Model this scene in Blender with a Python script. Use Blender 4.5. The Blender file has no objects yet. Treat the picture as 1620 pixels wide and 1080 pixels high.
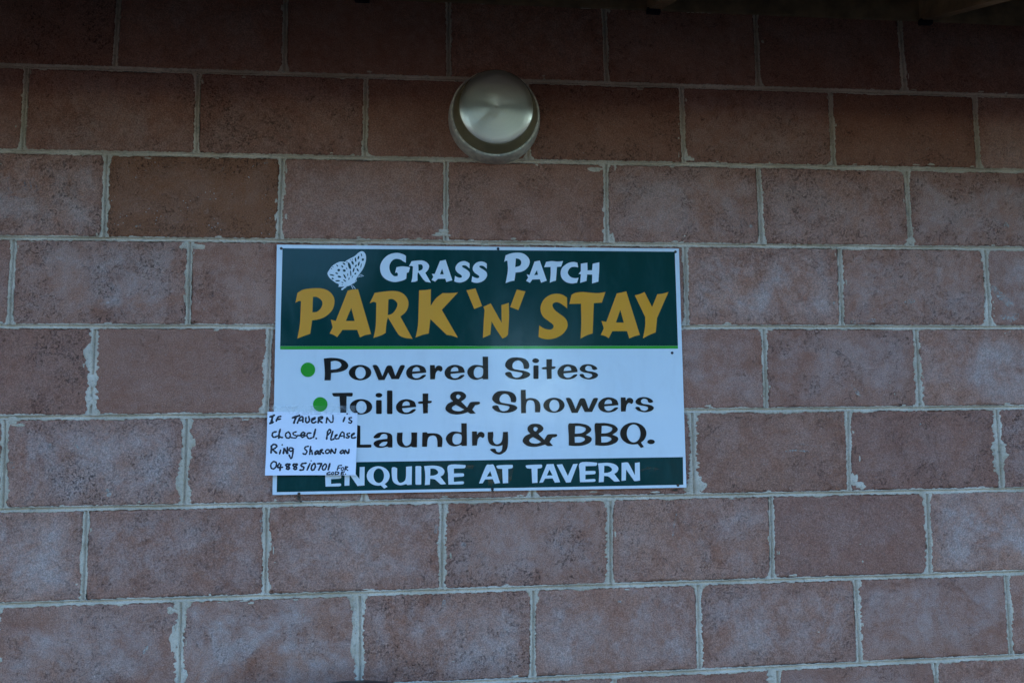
import bpy, bmesh, math, random
import numpy as np
from mathutils import Vector, Matrix

random.seed(7)
rng = np.random.default_rng(11)
scene = bpy.context.scene
COL = scene.collection

# ------------------------------------------------------------------ camera
FOC, CX, CY, CZ = 1.5, 0.9913, -1.8491, 1.6069        # wall face is the plane y = 0, ground z = 0
YAW, PITCH, ROLL = 0.0912, 0.0961, -0.0082
TOPZ = 2.65                                           # height of the course line above the first measured one
_f = Vector((math.sin(YAW) * math.cos(PITCH), math.cos(YAW) * math.cos(PITCH), math.sin(PITCH)))
_r0 = Vector((math.cos(YAW), -math.sin(YAW), 0))
_u0 = _r0.cross(_f)
_r = math.cos(ROLL) * _r0 + math.sin(ROLL) * _u0
_u = -math.sin(ROLL) * _r0 + math.cos(ROLL) * _u0
cam_d = bpy.data.cameras.new('camera')
cam = bpy.data.objects.new('camera', cam_d)
COL.objects.link(cam)
cam_d.sensor_width = 36
cam_d.sensor_fit = 'HORIZONTAL'
cam_d.lens = FOC * 18
cam_d.clip_start = 0.02
cam_d.clip_end = 3000
cam.matrix_world = Matrix(((_r.x, _u.x, -_f.x, CX), (_r.y, _u.y, -_f.y, CY), (_r.z, _u.z, -_f.z, CZ), (0, 0, 0, 1)))
scene.camera = cam


def at(px, py, y=0.0):
    """point of the vertical plane at depth y that was measured at photo position px, py"""
    d = _f * FOC + _r * ((px - 810) / 810) - _u * ((py - 540) / 810)
    t = (y - CY) / d.y
    return CX + t * d.x, CZ + t * d.z


# ------------------------------------------------------------------ sky, sun, exposure
SUN_EL, SUN_ROT = math.radians(18), math.radians(-28)
world = bpy.data.worlds.new('World')
scene.world = world
world.use_nodes = True
wn = world.node_tree
sky = wn.nodes.new('ShaderNodeTexSky')
sky.sky_type = 'NISHITA'
sky.sun_disc = False
sky.sun_elevation = SUN_EL
sky.sun_rotation = SUN_ROT
sky.ozone_density = 6.0
sky.dust_density = 0.2
bg = wn.nodes['Background']
bg.inputs['Strength'].default_value = 0.12
wn.links.new(sky.outputs[0], bg.inputs[0])
sun_d = bpy.data.lights.new('sun', 'SUN')
sun_d.energy = 2.0
sun_d.angle = math.radians(0.53)
sun_d.color = (1.0, 0.94, 0.85)
sun = bpy.data.objects.new('sun', sun_d)
COL.objects.link(sun)
_sd = Vector((math.sin(SUN_ROT) * math.cos(SUN_EL), math.cos(SUN_ROT) * math.cos(SUN_EL), math.sin(SUN_EL)))
sun.rotation_euler = _sd.to_track_quat('Z', 'Y').to_euler()
sun.location = (0, 12, 10)
vs = scene.view_settings
vs.view_transform = 'Standard'
vs.look = 'None'
vs.exposure = 2.84
vs.gamma = 1.0
vs.use_curve_mapping = False

# ------------------------------------------------------------------ helpers


def tag(o, label=None, cat=None, kind=None, group=None):
    if label: o['label'] = label
    if cat: o['category'] = cat
    if kind: o['kind'] = kind
    if group: o['group'] = group
    return o


def link(name, me, mat=None, parent=None, loc=None):
    o = bpy.data.objects.new(name, me)
    COL.objects.link(o)
    if mat is not None: me.materials.append(mat)
    if loc is not None: o.location = loc
    if parent is not None:
        o.parent = parent
        bpy.context.view_layer.update()
        p = parent
        off = Vector(p.location)
        while p.parent:
            p = p.parent
            off += Vector(p.location)
        o.location = Vector(o.location) - off
    return o


def empty(name, loc):
    o = bpy.data.objects.new(name, None)
    o.empty_display_size = 0.1
    COL.objects.link(o)
    o.location = loc
    return o


def smooth(me, on=True):
    me.polygons.foreach_set('use_smooth', [on] * len(me.polygons))
    return me


def mesh_from(name, v, f):
    me = bpy.data.meshes.new(name)
    me.from_pydata([tuple(p) for p in v], [], [tuple(int(i) for i in q) for q in f])
    me.update()
    return me


def box_mesh(name, x0, x1, y0, y1, z0, z1, bev=0.0):
    bm = bmesh.new()
    vs_ = [bm.verts.new(p) for p in ((x0, y0, z0), (x1, y0, z0), (x1, y1, z0), (x0, y1, z0), (x0, y0, z1), (x1, y0, z1), (x1, y1, z1), (x0, y1, z1))]
    for q in ((3, 2, 1, 0), (4, 5, 6, 7), (0, 1, 5, 4), (1, 2, 6, 5), (2, 3, 7, 6), (3, 0, 4, 7)):
        bm.faces.new([vs_[i] for i in q])
    if bev: bmesh.ops.bevel(bm, geom=bm.edges[:], offset=bev, segments=2, affect='EDGES')
    bmesh.ops.recalc_face_normals(bm, faces=bm.faces[:])
    me = bpy.data.meshes.new(name)
    bm.to_mesh(me)
    bm.free()
    return me


def lathe_mesh(name, prof, n=96, cap0=False):
    """prof: (d, r): d metres in front of the wall (towards -y), r radius; revolved round the y axis"""
    v, f = [], []
    for d, r in prof:
        for i in range(n):
            a = 2 * math.pi * i / n
            v.append((r * math.cos(a), -d, r * math.sin(a)))
    for k in range(len(prof) - 1):
        for i in range(n):
            j = (i + 1) % n
            f.append((k * n + i, k * n + j, (k + 1) * n + j, (k + 1) * n + i))
    if prof[-1][1] > 0: f.append([(len(prof) - 1) * n + i for i in range(n)])
    me = mesh_from(name, v, f)
    bm = bmesh.new()
    bm.from_mesh(me)
    bmesh.ops.remove_doubles(bm, verts=bm.verts[:], dist=1e-6)
    bmesh.ops.recalc_face_normals(bm, faces=bm.faces[:])
    bm.to_mesh(me)
    bm.free()
    return smooth(me)


def vnoise(n, step, scale, seed):
    """1-D value noise in -1..1, n samples 'step' apart, feature size 'scale'"""
    r = np.random.default_rng(seed)
    m = int(n * step / scale) + 4
    k = r.uniform(-1, 1, m)
    t = np.arange(n) * step / scale + r.uniform(0, 1)
    i = t.astype(int)
    u = t - i
    u = u * u * (3 - 2 * u)
    return k[i] * (1 - u) + k[i + 1] * u


# ------------------------------------------------------------------ materials
class NT:
    def __init__(self, name):
        self.m = bpy.data.materials.new(name)
        self.m.use_nodes = True
        self.t = self.m.node_tree
        self.b = self.t.nodes['Principled BSDF']

    def n(self, typ, **kw):
        nd = self.t.nodes.new(typ)
        for k, v in kw.items():
            if k in nd.inputs.keys():
                nd.inputs[k].default_value = v
            else:
                setattr(nd, k, v)
        return nd

    def l(self, a, b):
        self.t.links.new(a, b)

    def val(self, sock, v):
        if isinstance(v, (int, float)): sock.default_value = v
        elif isinstance(v, tuple): sock.default_value = v if len(v) == 4 else (*v, 1)
        else: self.l(v, sock)

    def noise(self, vec, scale, detail=4, rough=0.6, dist=0.0):
        nd = self.n('ShaderNodeTexNoise')
        nd.inputs['Scale'].default_value = scale
        nd.inputs['Detail'].default_value = detail
        nd.inputs['Roughness'].default_value = rough
        nd.inputs['Distortion'].default_value = dist
        self.l(vec, nd.inputs['Vector'])
        return nd.outputs['Fac']

    def vor(self, vec, scale, feature='F1'):
        nd = self.n('ShaderNodeTexVoronoi', feature=feature)
        nd.inputs['Scale'].default_value = scale
        self.l(vec, nd.inputs['Vector'])
        return nd.outputs['Distance']

    def math(self, op, a, b=0.0, c=0.0, clamp=False):
        nd = self.n('ShaderNodeMath', operation=op, use_clamp=clamp)
        for i, v in enumerate((a, b, c)): self.val(nd.inputs[i], v)
        return nd.outputs[0]

    def ramp(self, v, a, b, lo=0.0, hi=1.0):
        nd = self.n('ShaderNodeMapRange', clamp=True, interpolation_type='SMOOTHSTEP')
        self.l(v, nd.inputs['Value'])
        for k, x in zip(('From Min', 'From Max', 'To Min', 'To Max'), (a, b, lo, hi)): nd.inputs[k].default_value = x
        return nd.outputs['Result']

    def mix(self, fac, a, b, blend='MIX'):
        nd = self.n('ShaderNodeMix', data_type='RGBA', blend_type=blend)
        self.val(nd.inputs['Factor'], fac)
        self.val(nd.inputs['A'] if False else nd.inputs[6], a)
        self.val(nd.inputs[7], b)
        return nd.outputs[2]

    def attr(self, name):
        nd = self.n('ShaderNodeAttribute', attribute_type='OBJECT', attribute_name=name)
        return nd.outputs['Fac']

    def bump(self, h, strength, dist, prev=None):
        nd = self.n('ShaderNodeBump')
        nd.inputs['Strength'].default_value = strength
        nd.inputs['Distance'].default_value = dist
        self.l(h, nd.inputs['Height'])
        if prev is not None: self.l(prev, nd.inputs['Normal'])
        return nd.outputs['Normal']

    def set(self, **kw):
        for k, v in kw.items(): self.val(self.b.inputs[k.replace('_', ' ')], v)
        return self.m


def plain(name, col, rough=0.5, metal=0.0, scale=30, var=0.12, spec=0.5, bump=0.0, bscale=200):
    t = NT(name)
    tc = t.n('ShaderNodeTexCoord').outputs['Object']
    n1 = t.noise(tc, scale, 5)
    dark = tuple(c * (1 - var) for c in col)
    lite = tuple(min(1, c * (1 + var)) for c in col)
    t.set(Base_Color=t.mix(t.ramp(n1, 0.3, 0.7), dark, lite), Metallic=metal)
    t.b.inputs['Specular IOR Level'].default_value = spec
    n2 = t.noise(tc, scale * 3.1, 3)
    t.set(Roughness=t.ramp(n2, 0.3, 0.7, max(0.02, rough * 0.85), min(1, rough * 1.15)))
    if bump: t.l(t.bump(t.noise(tc, bscale, 6), 1.0, bump), t.b.inputs['Normal'])
    return t.m


def block_material():
    t = NT('concrete_block')
    tc = t.n('ShaderNodeTexCoord').outputs['Object']
    rnd = t.n('ShaderNodeObjectInfo').outputs['Random']
    off = t.n('ShaderNodeCombineXYZ')
    t.val(off.inputs[0], t.math('MULTIPLY', rnd, 37.0))
    t.val(off.inputs[1], t.math('MULTIPLY', rnd, 91.0))
    t.val(off.inputs[2], t.math('MULTIPLY', rnd, 63.0))
    add = t.n('ShaderNodeVectorMath', operation='ADD')
    t.l(tc, add.inputs[0])
    t.l(off.outputs[0], add.inputs[1])
    v = add.outputs[0]
    sep = t.n('ShaderNodeSeparateXYZ')
    t.l(tc, sep.inputs[0])
    ex = t.math('SUBTRACT', 0.197, t.math('ABSOLUTE', sep.outputs[0]))
    ez = t.math('SUBTRACT', 0.098, t.math('ABSOLUTE', sep.outputs[2]))
    edge = t.math('MINIMUM', ex, ez)                       # metres to the arris of the block
    wob = t.math('MULTIPLY', t.math('SUBTRACT', t.noise(v, 14, 4, 0.65), 0.5), 0.085)
    inner = t.ramp(t.math('ADD', edge, wob), 0.005, 0.055)
    tone, bloom, brown = t.attr('tone'), t.attr('bloom'), t.attr('brown')
    # body colour of the pressed concrete
    n_lo = t.noise(v, 7, 5, 0.6)
    n_md = t.noise(v, 38, 6, 0.7)
    body = t.mix(t.ramp(n_lo, 0.3, 0.72), (0.405, 0.160, 0.092), (0.530, 0.252, 0.158))
    body = t.mix(t.ramp(n_md, 0.35, 0.75), body, (0.58, 0.308, 0.212))
    body = t.mix(t.math('MULTIPLY', tone, 0.80), body, (0.330, 0.136, 0.088))
    body = t.mix(brown, body, (0.34, 0.132, 0.062))
    # lime bloom in cloudy patches away from the arrises
    n_b1 = t.math('ADD', t.math('MULTIPLY', t.noise(v, 6.0, 6, 0.66, 0.9), 0.7), t.math('MULTIPLY', t.noise(v, 21, 5, 0.7, 0.4), 0.3))
    n_b2 = t.noise(v, 55, 5, 0.7)
    soft = t.math('ADD', t.math('MULTIPLY', inner, 0.62), 0.38)
    bl = t.math('MULTIPLY', t.ramp(n_b1, 0.38, 0.64), soft)
    bl = t.math('MULTIPLY', bl, t.ramp(n_b2, 0.22, 0.62, 0.45, 1.0))
    bl = t.math('MULTIPLY', bl, bloom, clamp=True)
    body = t.mix(t.math('MULTIPLY', bl, 0.70), body, (0.60, 0.442, 0.372))
    sp = t.math('MULTIPLY', t.ramp(t.noise(v, 24, 3, 0.5), 0.72, 0.80), t.math('MULTIPLY', bloom, 0.55), clamp=True)
    body = t.mix(sp, body, (0.66, 0.58, 0.50))
    # dark open pores, thicker in rough patches and towards the arrises
    edge_rough = t.math('MULTIPLY', t.math('SUBTRACT', 1.0, inner), t.ramp(t.noise(v, 30, 4, 0.7), 0.38, 0.66))
    rough_zone = t.math('ADD', t.ramp(t.noise(v, 13, 5, 0.72), 0.44, 0.68, 0.12, 0.92), t.math('MULTIPLY', edge_rough, t.math('ADD', 0.15, t.math('MULTIPLY', t.math('FRACT', t.math('MULTIPLY', rnd, 17.0)), 0.75))), clamp=True)
    rough_zone = t.math('MULTIPLY', rough_zone, t.math('ADD', 0.30, t.math('MULTIPLY', t.math('FRACT', t.math('MULTIPLY', rnd, 29.0)), 0.90)))
    pores = t.ramp(t.noise(v, 260, 3, 0.75), 0.52, 0.64)
    pores2 = t.ramp(t.noise(v, 130, 5, 0.85), 0.555, 0.615)
    pr = t.math('MULTIPLY', t.math('MAXIMUM', t.math('MULTIPLY', pores, 0.62), pores2), rough_zone, clamp=True)
    body = t.mix(t.math('MULTIPLY', pr, 0.82), body, (0.060, 0.036, 0.028))
    gr = t.ramp(t.noise(v, 400, 2, 0.7), 0.28, 0.72, 0.66, 1.34)
    gc = t.n('ShaderNodeCombineColor')
    for q in range(3): t.l(gr, gc.inputs[q])
    body = t.mix(1.0, body, gc.outputs[0], 'MULTIPLY')
    pale = t.math('MULTIPLY', t.ramp(t.noise(v, 190, 3, 0.8), 0.62, 0.70), 0.35)
    body = t.mix(pale, body, (0.52, 0.42, 0.37))
    # white pebbles that show in the brown block
    peb = t.math('MULTIPLY', t.ramp(t.vor(v, 105), 0.16, 0.09), t.ramp(t.noise(v, 20, 2), 0.52, 0.62))
    body = t.mix(t.math('MULTIPLY', peb, brown, clamp=True), body, (0.62, 0.62, 0.56))
    h = t.math('SUBTRACT', t.math('ADD', t.noise(v, 260, 4, 0.7), t.math('MULTIPLY', t.noise(v, 45, 4), 1.2)), t.math('MULTIPLY', pr, 1.0))
    t.l(t.bump(h, 1.0, 0.0042), t.b.inputs['Normal'])
    t.b.inputs['Specular IOR Level'].default_value = 0.25
    return t.set(Base_Color=body, Roughness=0.93)


def mortar_material():
    t = NT('sand_mortar')
    tc = t.n('ShaderNodeTexCoord').outputs['Object']
    c = t.mix(t.ramp(t.noise(tc, 5, 4), 0.3, 0.7), (0.57, 0.435, 0.295), (0.85, 0.69, 0.525))
    c = t.mix(t.ramp(t.noise(tc, 60, 6, 0.7), 0.5, 0.8), c, (0.40, 0.32, 0.21))
    c = t.mix(t.math('MULTIPLY', t.ramp(t.noise(tc, 260, 4, 0.8), 0.54, 0.66), 0.62), c, (0.22, 0.165, 0.105))
    dirt = t.math('MULTIPLY', t.ramp(t.noise(tc, 22, 5, 0.75), 0.58, 0.72), 0.62)
    c = t.mix(dirt, c, (0.16, 0.14, 0.11))
    h = t.math('ADD', t.noise(tc, 300, 4, 0.7), t.noise(tc, 90, 3))
    t.l(t.bump(h, 1.0, 0.0025), t.b.inputs['Normal'])
    t.b.inputs['Specular IOR Level'].default_value = 0.25
    return t.set(Base_Color=c, Roughness=0.9)


def enamel(name, col, rough=0.10, wave=0.0006, dust=(0.35, 0.36, 0.36), dust_amt=0.05, spec=0.36):
    """painted sheet: glossy, slightly uneven, a little dust"""
    t = NT(name)
    tc = t.n('ShaderNodeTexCoord').outputs['Object']
    st = t.n('ShaderNodeMapping')
    st.inputs['Scale'].default_value = (1.0, 1.0, 0.35)
    t.l(tc, st.inputs['Vector'])
    streak = t.noise(st.outputs[0], 26, 6, 0.65, 0.4)
    d = t.math('MULTIPLY', t.ramp(streak, 0.40, 0.80), dust_amt * 2)
    fine = t.ramp(t.noise(tc, 420, 3, 0.7), 0.66, 0.78, 0, dust_amt)
    t.set(Base_Color=t.mix(t.math('ADD', d, fine, clamp=True), col, dust))
    t.set(Roughness=t.ramp(streak, 0.3, 0.8, rough, rough * 2.0))
    t.b.inputs['Specular IOR Level'].default_value = spec
    h = t.noise(tc, 5.0, 3, 0.5)
    t.l(t.bump(h, 1.0, wave), t.b.inputs['Normal'])
    return t.m


def spun_metal():
    t = NT('spun_aluminium')
    tc = t.n('ShaderNodeTexCoord').outputs['Object']
    ln = t.n('ShaderNodeVectorMath', operation='MULTIPLY')
    t.l(tc, ln.inputs[0])
    ln.inputs[1].default_value = (1, 0, 1)
    le = t.n('ShaderNodeVectorMath', operation='LENGTH')
    t.l(ln.outputs[0], le.inputs[0])
    cx = t.n('ShaderNodeCombineXYZ')
    t.l(le.outputs['Value'], cx.inputs[0])
    ring = t.noise(cx.outputs[0], 420, 4, 0.85)
    t.set(Base_Color=t.mix(ring, (0.74, 0.67, 0.53), (1.0, 0.95, 0.83)), Metallic=1.0)
    t.set(Roughness=t.ramp(t.noise(tc, 60, 4), 0.3, 0.7, 0.30, 0.36), Anisotropic=0.80)
    t.b.inputs['Anisotropic Rotation'].default_value = 0.25
    tan = t.n('ShaderNodeTangent', direction_type='RADIAL', axis='Y')
    t.l(tan.outputs[0], t.b.inputs['Tangent'])
    t.l(t.bump(ring, 0.5, 0.0006), t.b.inputs['Normal'])
    return t.m


def ground_material():
    t = NT('dirt_ground')
    tc = t.n('ShaderNodeTexCoord').outputs['Object']
    c = t.mix(t.ramp(t.noise(tc, 0.6, 6), 0.3, 0.7), (0.058, 0.028, 0.014), (0.080, 0.043, 0.023))
    c = t.mix(t.ramp(t.noise(tc, 40, 5, 0.7), 0.45, 0.75), c, (0.095, 0.060, 0.036))
    t.l(t.bump(t.noise(tc, 60, 6, 0.7), 1.0, 0.01), t.b.inputs['Normal'])
    return t.set(Base_Color=c, Roughness=0.95)


M_block = block_material()
M_mortar = mortar_material()
M_core = plain('mortar_core', (0.33, 0.30, 0.24), 0.9, bump=0.001)
M_white = enamel('white_enamel', (0.80, 0.835, 0.825), dust=(0.46, 0.45, 0.42), dust_amt=0.07)
M_green = enamel('dark_green_enamel', (0.0020, 0.044, 0.038), dust=(0.03, 0.12, 0.12), dust_amt=0.09, spec=0.18)
M_lime = enamel('bright_green_vinyl', (0.035, 0.36, 0.03), dust_amt=0.02)
M_gold = enamel('golden_vinyl', (0.86, 0.335, 0.008), rough=0.3, dust_amt=0.02)
M_black = enamel('black_vinyl', (0.012, 0.010, 0.009), rough=0.16, dust=(0.05, 0.035, 0.028), dust_amt=0.06, spec=0.25)
M_wvinyl = enamel('white_vinyl', (0.80, 0.83, 0.82), rough=0.2, dust_amt=0.02)
M_paper = plain('white_paper', (0.92, 0.91, 0.96), 0.8, scale=12, var=0.03, spec=0.2)
M_ink = plain('marker_ink', (0.012, 0.014, 0.022), 0.6, scale=60, var=0.4)
M_screw = plain('rusty_screw', (0.10, 0.07, 0.05), 0.55, metal=0.6, scale=400, var=0.5)
M_rust = plain('rust_stain', (0.09, 0.06, 0.04), 0.9, scale=200, var=0.5)
M_spun = spun_metal()
M_skirt = plain('bronze_paint', (0.21, 0.165, 0.08), 0.4, scale=25, var=0.15)
M_base = plain('grey_cast_metal', (0.60, 0.54, 0.43), 0.5, metal=0.1, scale=60, var=0.2, bump=0.0003)
M_chip = plain('chipped_cream_paint', (0.80, 0.72, 0.54), 0.6, scale=90, var=0.25)
M_timber = plain('weathered_timber', (0.32, 0.20, 0.10), 0.75, scale=14, var=0.35, bump=0.001, bscale=60)
M_soffit = plain('brown_roof_sheet', (0.10, 0.065, 0.042), 0.6, scale=8, var=0.2)
M_gutter = plain('cream_gutter', (0.45, 0.40, 0.30), 0.45, scale=8, var=0.08)
M_dark = plain('near_black', (0.010, 0.010, 0.016), 0.5)
M_bin = plain('black_plastic', (0.016, 0.016, 0.017), 0.45, scale=20, var=0.2)
M_ground = ground_material()

# ------------------------------------------------------------------ ground
g = mesh_from('ground', [(-900, -1200, 0), (900, -1200, 0), (900, 600, 0), (-900, 600, 0)], [(0, 1, 2, 3)])
tag(link('ground', g, M_ground), 'bare brown dirt ground in front of the wall', 'ground', kind='structure')

# ------------------------------------------------------------------ added trees, out of view, only there for sign and lamp to reflect
M_leaf = plain('gum_leaf', (0.055, 0.085, 0.035), 0.45, scale=3, var=0.45)
M_bark = plain('gum_bark', (0.27, 0.21, 0.16), 0.85, scale=6, var=0.35, bump=0.01, bscale=12)


def added_tree(x, y, h, rad, seed, label):
    r = np.random.default_rng(seed)
    t = empty('added_tree', (x, y, 0))
    tag(t, label, 'tree')
    limbs = []
    top = Vector((r.uniform(-.4, .4), r.uniform(-.4, .4), h * 0.62))
    limbs.append((Vector((0, 0, -0.1)), top, 0.035 * h, 0.016 * h))
    tips = []
    for i in range(22):
        a, zf = r.uniform(0, 2 * math.pi), r.uniform(0.12, 0.62)
        st = top * (zf / 0.62)
        en = st + Vector((math.cos(a) * rad * r.uniform(.45, .85), math.sin(a) * rad * r.uniform(.45, .85), h * r.uniform(.10, .32)))
        limbs.append((st, en, 0.012 * h, 0.004 * h))
        tips.append(en)
    tips.append(top + Vector((0, 0, h * 0.25)))
    v, f = [], []
    for a_, b_, r0, r1 in limbs:
        d = (b_ - a_).normalized()
        u1 = d.orthogonal().normalized()
        u2 = d.cross(u1)
        b0 = len(v)
        for p, rr in ((a_, r0), (a_.lerp(b_, .5) + u1 * r0 * .8, (r0 + r1) / 2), (b_, r1)):
            for k in range(7):
                w = 2 * math.pi * k / 7
                v.append(tuple(p + (u1 * math.cos(w) + u2 * math.sin(w)) * rr))
        for q in range(2):
            for k in range(7): f.append((b0 + q * 7 + k, b0 + q * 7 + (k + 1) % 7, b0 + q * 7 + 7 + (k + 1) % 7, b0 + q * 7 + 7 + k))
    link('trunk', smooth(mesh_from('trunk', v, f)), M_bark, t, (x, y, 0))
    v, f = [], []
    for tp in tips:
        for c in range(6):
            cc = tp + Vector(r.normal(0, 1, 3)) * rad * 0.20
            cr = rad * r.uniform(.14, .26)
            for k in range(130):
                p = cc + Vector(r.normal(0, 1, 3)).normalized() * cr * r.uniform(.3, 1) ** .5
                d = Vector(r.normal(0, 1, 3)).normalized()
                e = d.orthogonal().normalized()
                ln, wd = r.uniform(.16, .30), r.uniform(.05, .09)
                i0 = len(v)
                v += [tuple(p), tuple(p + d * ln * .5 + e * wd), tuple(p + d * ln), tuple(p + d * ln * .5 - e * wd)]
                f.append((i0, i0 + 1, i0 + 2, i0 + 3))
    link('crown', mesh_from('crown', v, f), M_leaf, t, (x, y, 0))


added_tree(6.2, -15.0, 9.2, 3.3, 1, 'tall broad gum tree, added out of view to reflect in the right half of the sign')
added_tree(0.9, -15.5, 6.8, 1.4, 6, 'slender gum tree with a narrow crown, added out of view for reflections')
added_tree(13.5, -17.0, 9.0, 3.6, 2, 'added unseen gum tree with a broad crown beside the tallest gum tree')
added_tree(-7.5, -17.0, 8.5, 3.4, 3, 'rounded gum tree, added out of view, standing alone across the open ground')
added_tree(-14.5, -16.0, 9.0, 3.5, 4, 'outermost gum tree of the added unseen row across the open ground')
added_tree(-2.2, -22.0, 5.0, 3.0, 5, 'small low gum tree, added out of view, set back behind the others')

# ------------------------------------------------------------------ the block wall
# bed joints measured on the wall: (photo x, photo y) of a left and a right sighting per course line
BEDS = {1: ((0, 104), (405, 114), (835, 128.5), (1200, 139.5), (1615, 152.5)), 2: ((0, 239), (400, 245.5), (885, 256.5), (1317, 264.5), (1600, 269.5)),
        3: ((0, 376), (440, 380), (960, 386), (1600, 393)), 4: ((0, 516), (400, 516), (1210, 517.5), (1565, 517.5)),
        5: ((0, 660), (400, 657), (1215, 649), (1600, 643)), 6: ((0, 805), (400, 799.5), (965, 788), (1600, 773)),
        7: ((0, 954.5), (405, 945), (805, 932.5), (1210, 919), (1600, 904)), 8: ((800, 1076), (1107, 1062.5), (1355, 1048), (1602, 1039))}
# perpends: row: (half-module number, y top, x top, y bottom, x bottom)
PERP = {1: [(1, 0, 188, 103, 181), (3, 20, 451, 113, 450), (5, 30, 709.5, 122, 710), (7, 20, 956, 130, 960), (9, 30, 1196, 138, 1199.5), (11, 40, 1424, 147, 1432)],
        2: [(0, 110, 42, 235, 35), (2, 118, 314, 240, 310), (4, 125, 579, 247, 577), (6, 135, 832, 250, 836), (8, 140, 1079, 258, 1082.5), (10, 145, 1314, 263, 1319), (12, 152, 1542, 266, 1549)],
        3: [(1, 245, 169, 375, 164), (3, 258, 446, 378, 441), (5, 260, 706, 380, 705), (7, 262, 959, 385, 960), (9, 266, 1200, 388, 1205), (11, 272, 1434, 390, 1441)],
        4: [(0, 385, 21, 510, 15), (2, 390, 300, 512, 297.5), (8, 395, 1084, 515, 1087), (10, 396, 1329, 515, 1332), (12, 398, 1559, 515, 1566)],
        5: [(1, 520, 150, 655, 142.5), (3, 540, 427, 650, 421), (9, 525, 1209, 645, 1212), (11, 520, 1449, 640, 1455)],
        6: [(0, 670, 7.5, 800, 4), (2, 665, 294, 795, 291), (4, 780, 575, 790, 575), (6, 780, 842, 786, 842), (8, 655, 1095, 780, 1099), (10, 655, 1342, 772, 1344), (12, 650, 1577, 768, 1585)],
        7: [(1, 810, 136, 945, 131), (3, 805, 421, 935, 419), (5, 800, 700, 925, 699), (7, 790, 966, 920, 966), (9, 785, 1220, 910, 1222), (11, 783, 1467, 905, 1471)],
        8: [(2, 955, 286, 1080, 284), (4, 945, 569, 1080, 569), (6, 935, 844, 1070, 842), (8, 925, 1104, 1060, 1107), (10, 1045, 1360, 1046, 1360), (12, 910, 1592, 1038, 1600)],
        9: [(7, 1075, 972, 1080, 972), (9, 1065, 1230, 1080, 1231), (11, 1050, 1480, 1080, 1482)]}
XL, XR = -1.30, 4.00
MOD = 0.2069
bed = {}
for j in range(0, 14):
    if j in BEDS:
        P = np.array([at(x, y) for x, y in BEDS[j]])
        b, a = np.polyfit(P[:, 0], P[:, 1], 1)
        bed[j] = (a, b)
    else:
        bed[j] = None
bed[0] = (bed[1][0] + MOD, bed[1][1])
for j in range(9, 14):
    bed[j] = (bed[j - 1][0] - MOD, bed[j - 1][1] * 0.5)


def bedz(j, x):
    a, b = bed[j]
    return a + b * x


perps = {}
for r in range(1, 14):
    par = r % 2
    ks = [k for k in range(-8, 22) if k % 2 == par]
    known = {}
    for k, yt, xt, yb, xb in PERP.get(r, []):
        known[k] = (at(xt, yt)[0], at(xb, yb)[0])
    out = []
    for k in ks:
        if k in known:
            out.append(known[k])
        elif known:
            kk = sorted(known, key=lambda q: abs(q - k))[0]
            base = 0.5 * (known[kk][0] + known[kk][1])
            x = base + (k - kk) * 0.2 + random.uniform(-0.003, 0.003)
            out.append((x + random.uniform(-.002, .002), x + random.uniform(-.002, .002)))
        else:
            x = 0.2 * k + random.uniform(-0.005, 0.005)
            out.append((x, x))
    perps[r] = [p for p in out if XL - 0.25 < p[0] < XR + 0.25]

building = empty('block_building', (1.2, 0.1, 0))
tag(building, 'single storey building wall of mauve brown concrete blocks under timber eaves', 'building')
core = link('wall', box_mesh('wall', XL - 0.1, XR + 0.1, 0.012, 0.19, -0.2, bedz(0, 1.2) + 0.05), M_core, building)

HALF = 0.0046       # half the joint width at the face
# (row, half-module of the left perpend) -> bloom, tone, brown; others drawn at random
SPECIAL = {(3, 1): (0.2, 0.3, 0.92), (2, 8): (0.45, 0.5, 0.1), (2, 10): (0.1, 0.8, 0.45), (3, -1): (0.9, 0.1, 0.0), (4, 0): (0.95, 0.2, 0),
           (4, 8): (1.15, 0.0, 0), (4, 10): (0.9, 0.2, 0), (4, 12): (1.0, 0.4, 0), (6, 0): (1.1, 0.3, 0), (6, 2): (1.0, 0.2, 0), (6, 8): (0.25, 0.5, 0.2), (6, 10): (0.3, 0.9, 0.05),
           (5, 11): (1.1, 0.2, 0), (5, 9): (0.55, 0.5, 0), (5, -1): (0.2, 0.7, 0.05), (5, 1): (0.2, 0.6, 0.1), (7, -1): (1.25, 0.0, 0), (7, 1): (0.85, 0.5, 0), (7, 11): (1.3, 0.1, 0), (7, 9): (0.4, 0.9, 0),
           (7, 3): (0.8, 0.3, 0), (7, 5): (0.7, 0.3, 0), (8, 0): (0.9, 0.4, 0), (8, 2): (1.25, 0.2, 0), (8, 4): (1.1, 0.3, 0), (8, 6): (1.0, 0.3, 0), (8, 8): (0.9, 0.4, 0), (8, 10): (0.8, 0.5, 0),
           (3, 7): (0.7, 0.2, 0), (3, 3): (0.3, 0.35, 0.05), (3, 5): (0.2, 0.4, 0.2), (3, 9): (0.55, 0.3, 0), (3, 11): (0.75, 0.35, 0), (2, 0): (0.55, 0.4, 0), (2, 2): (0.35, 0.5, 0.05), (2, 4): (0.1, 0.5, 0.2), (2, 6): (0.1, 0.6, 0.3)}


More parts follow.
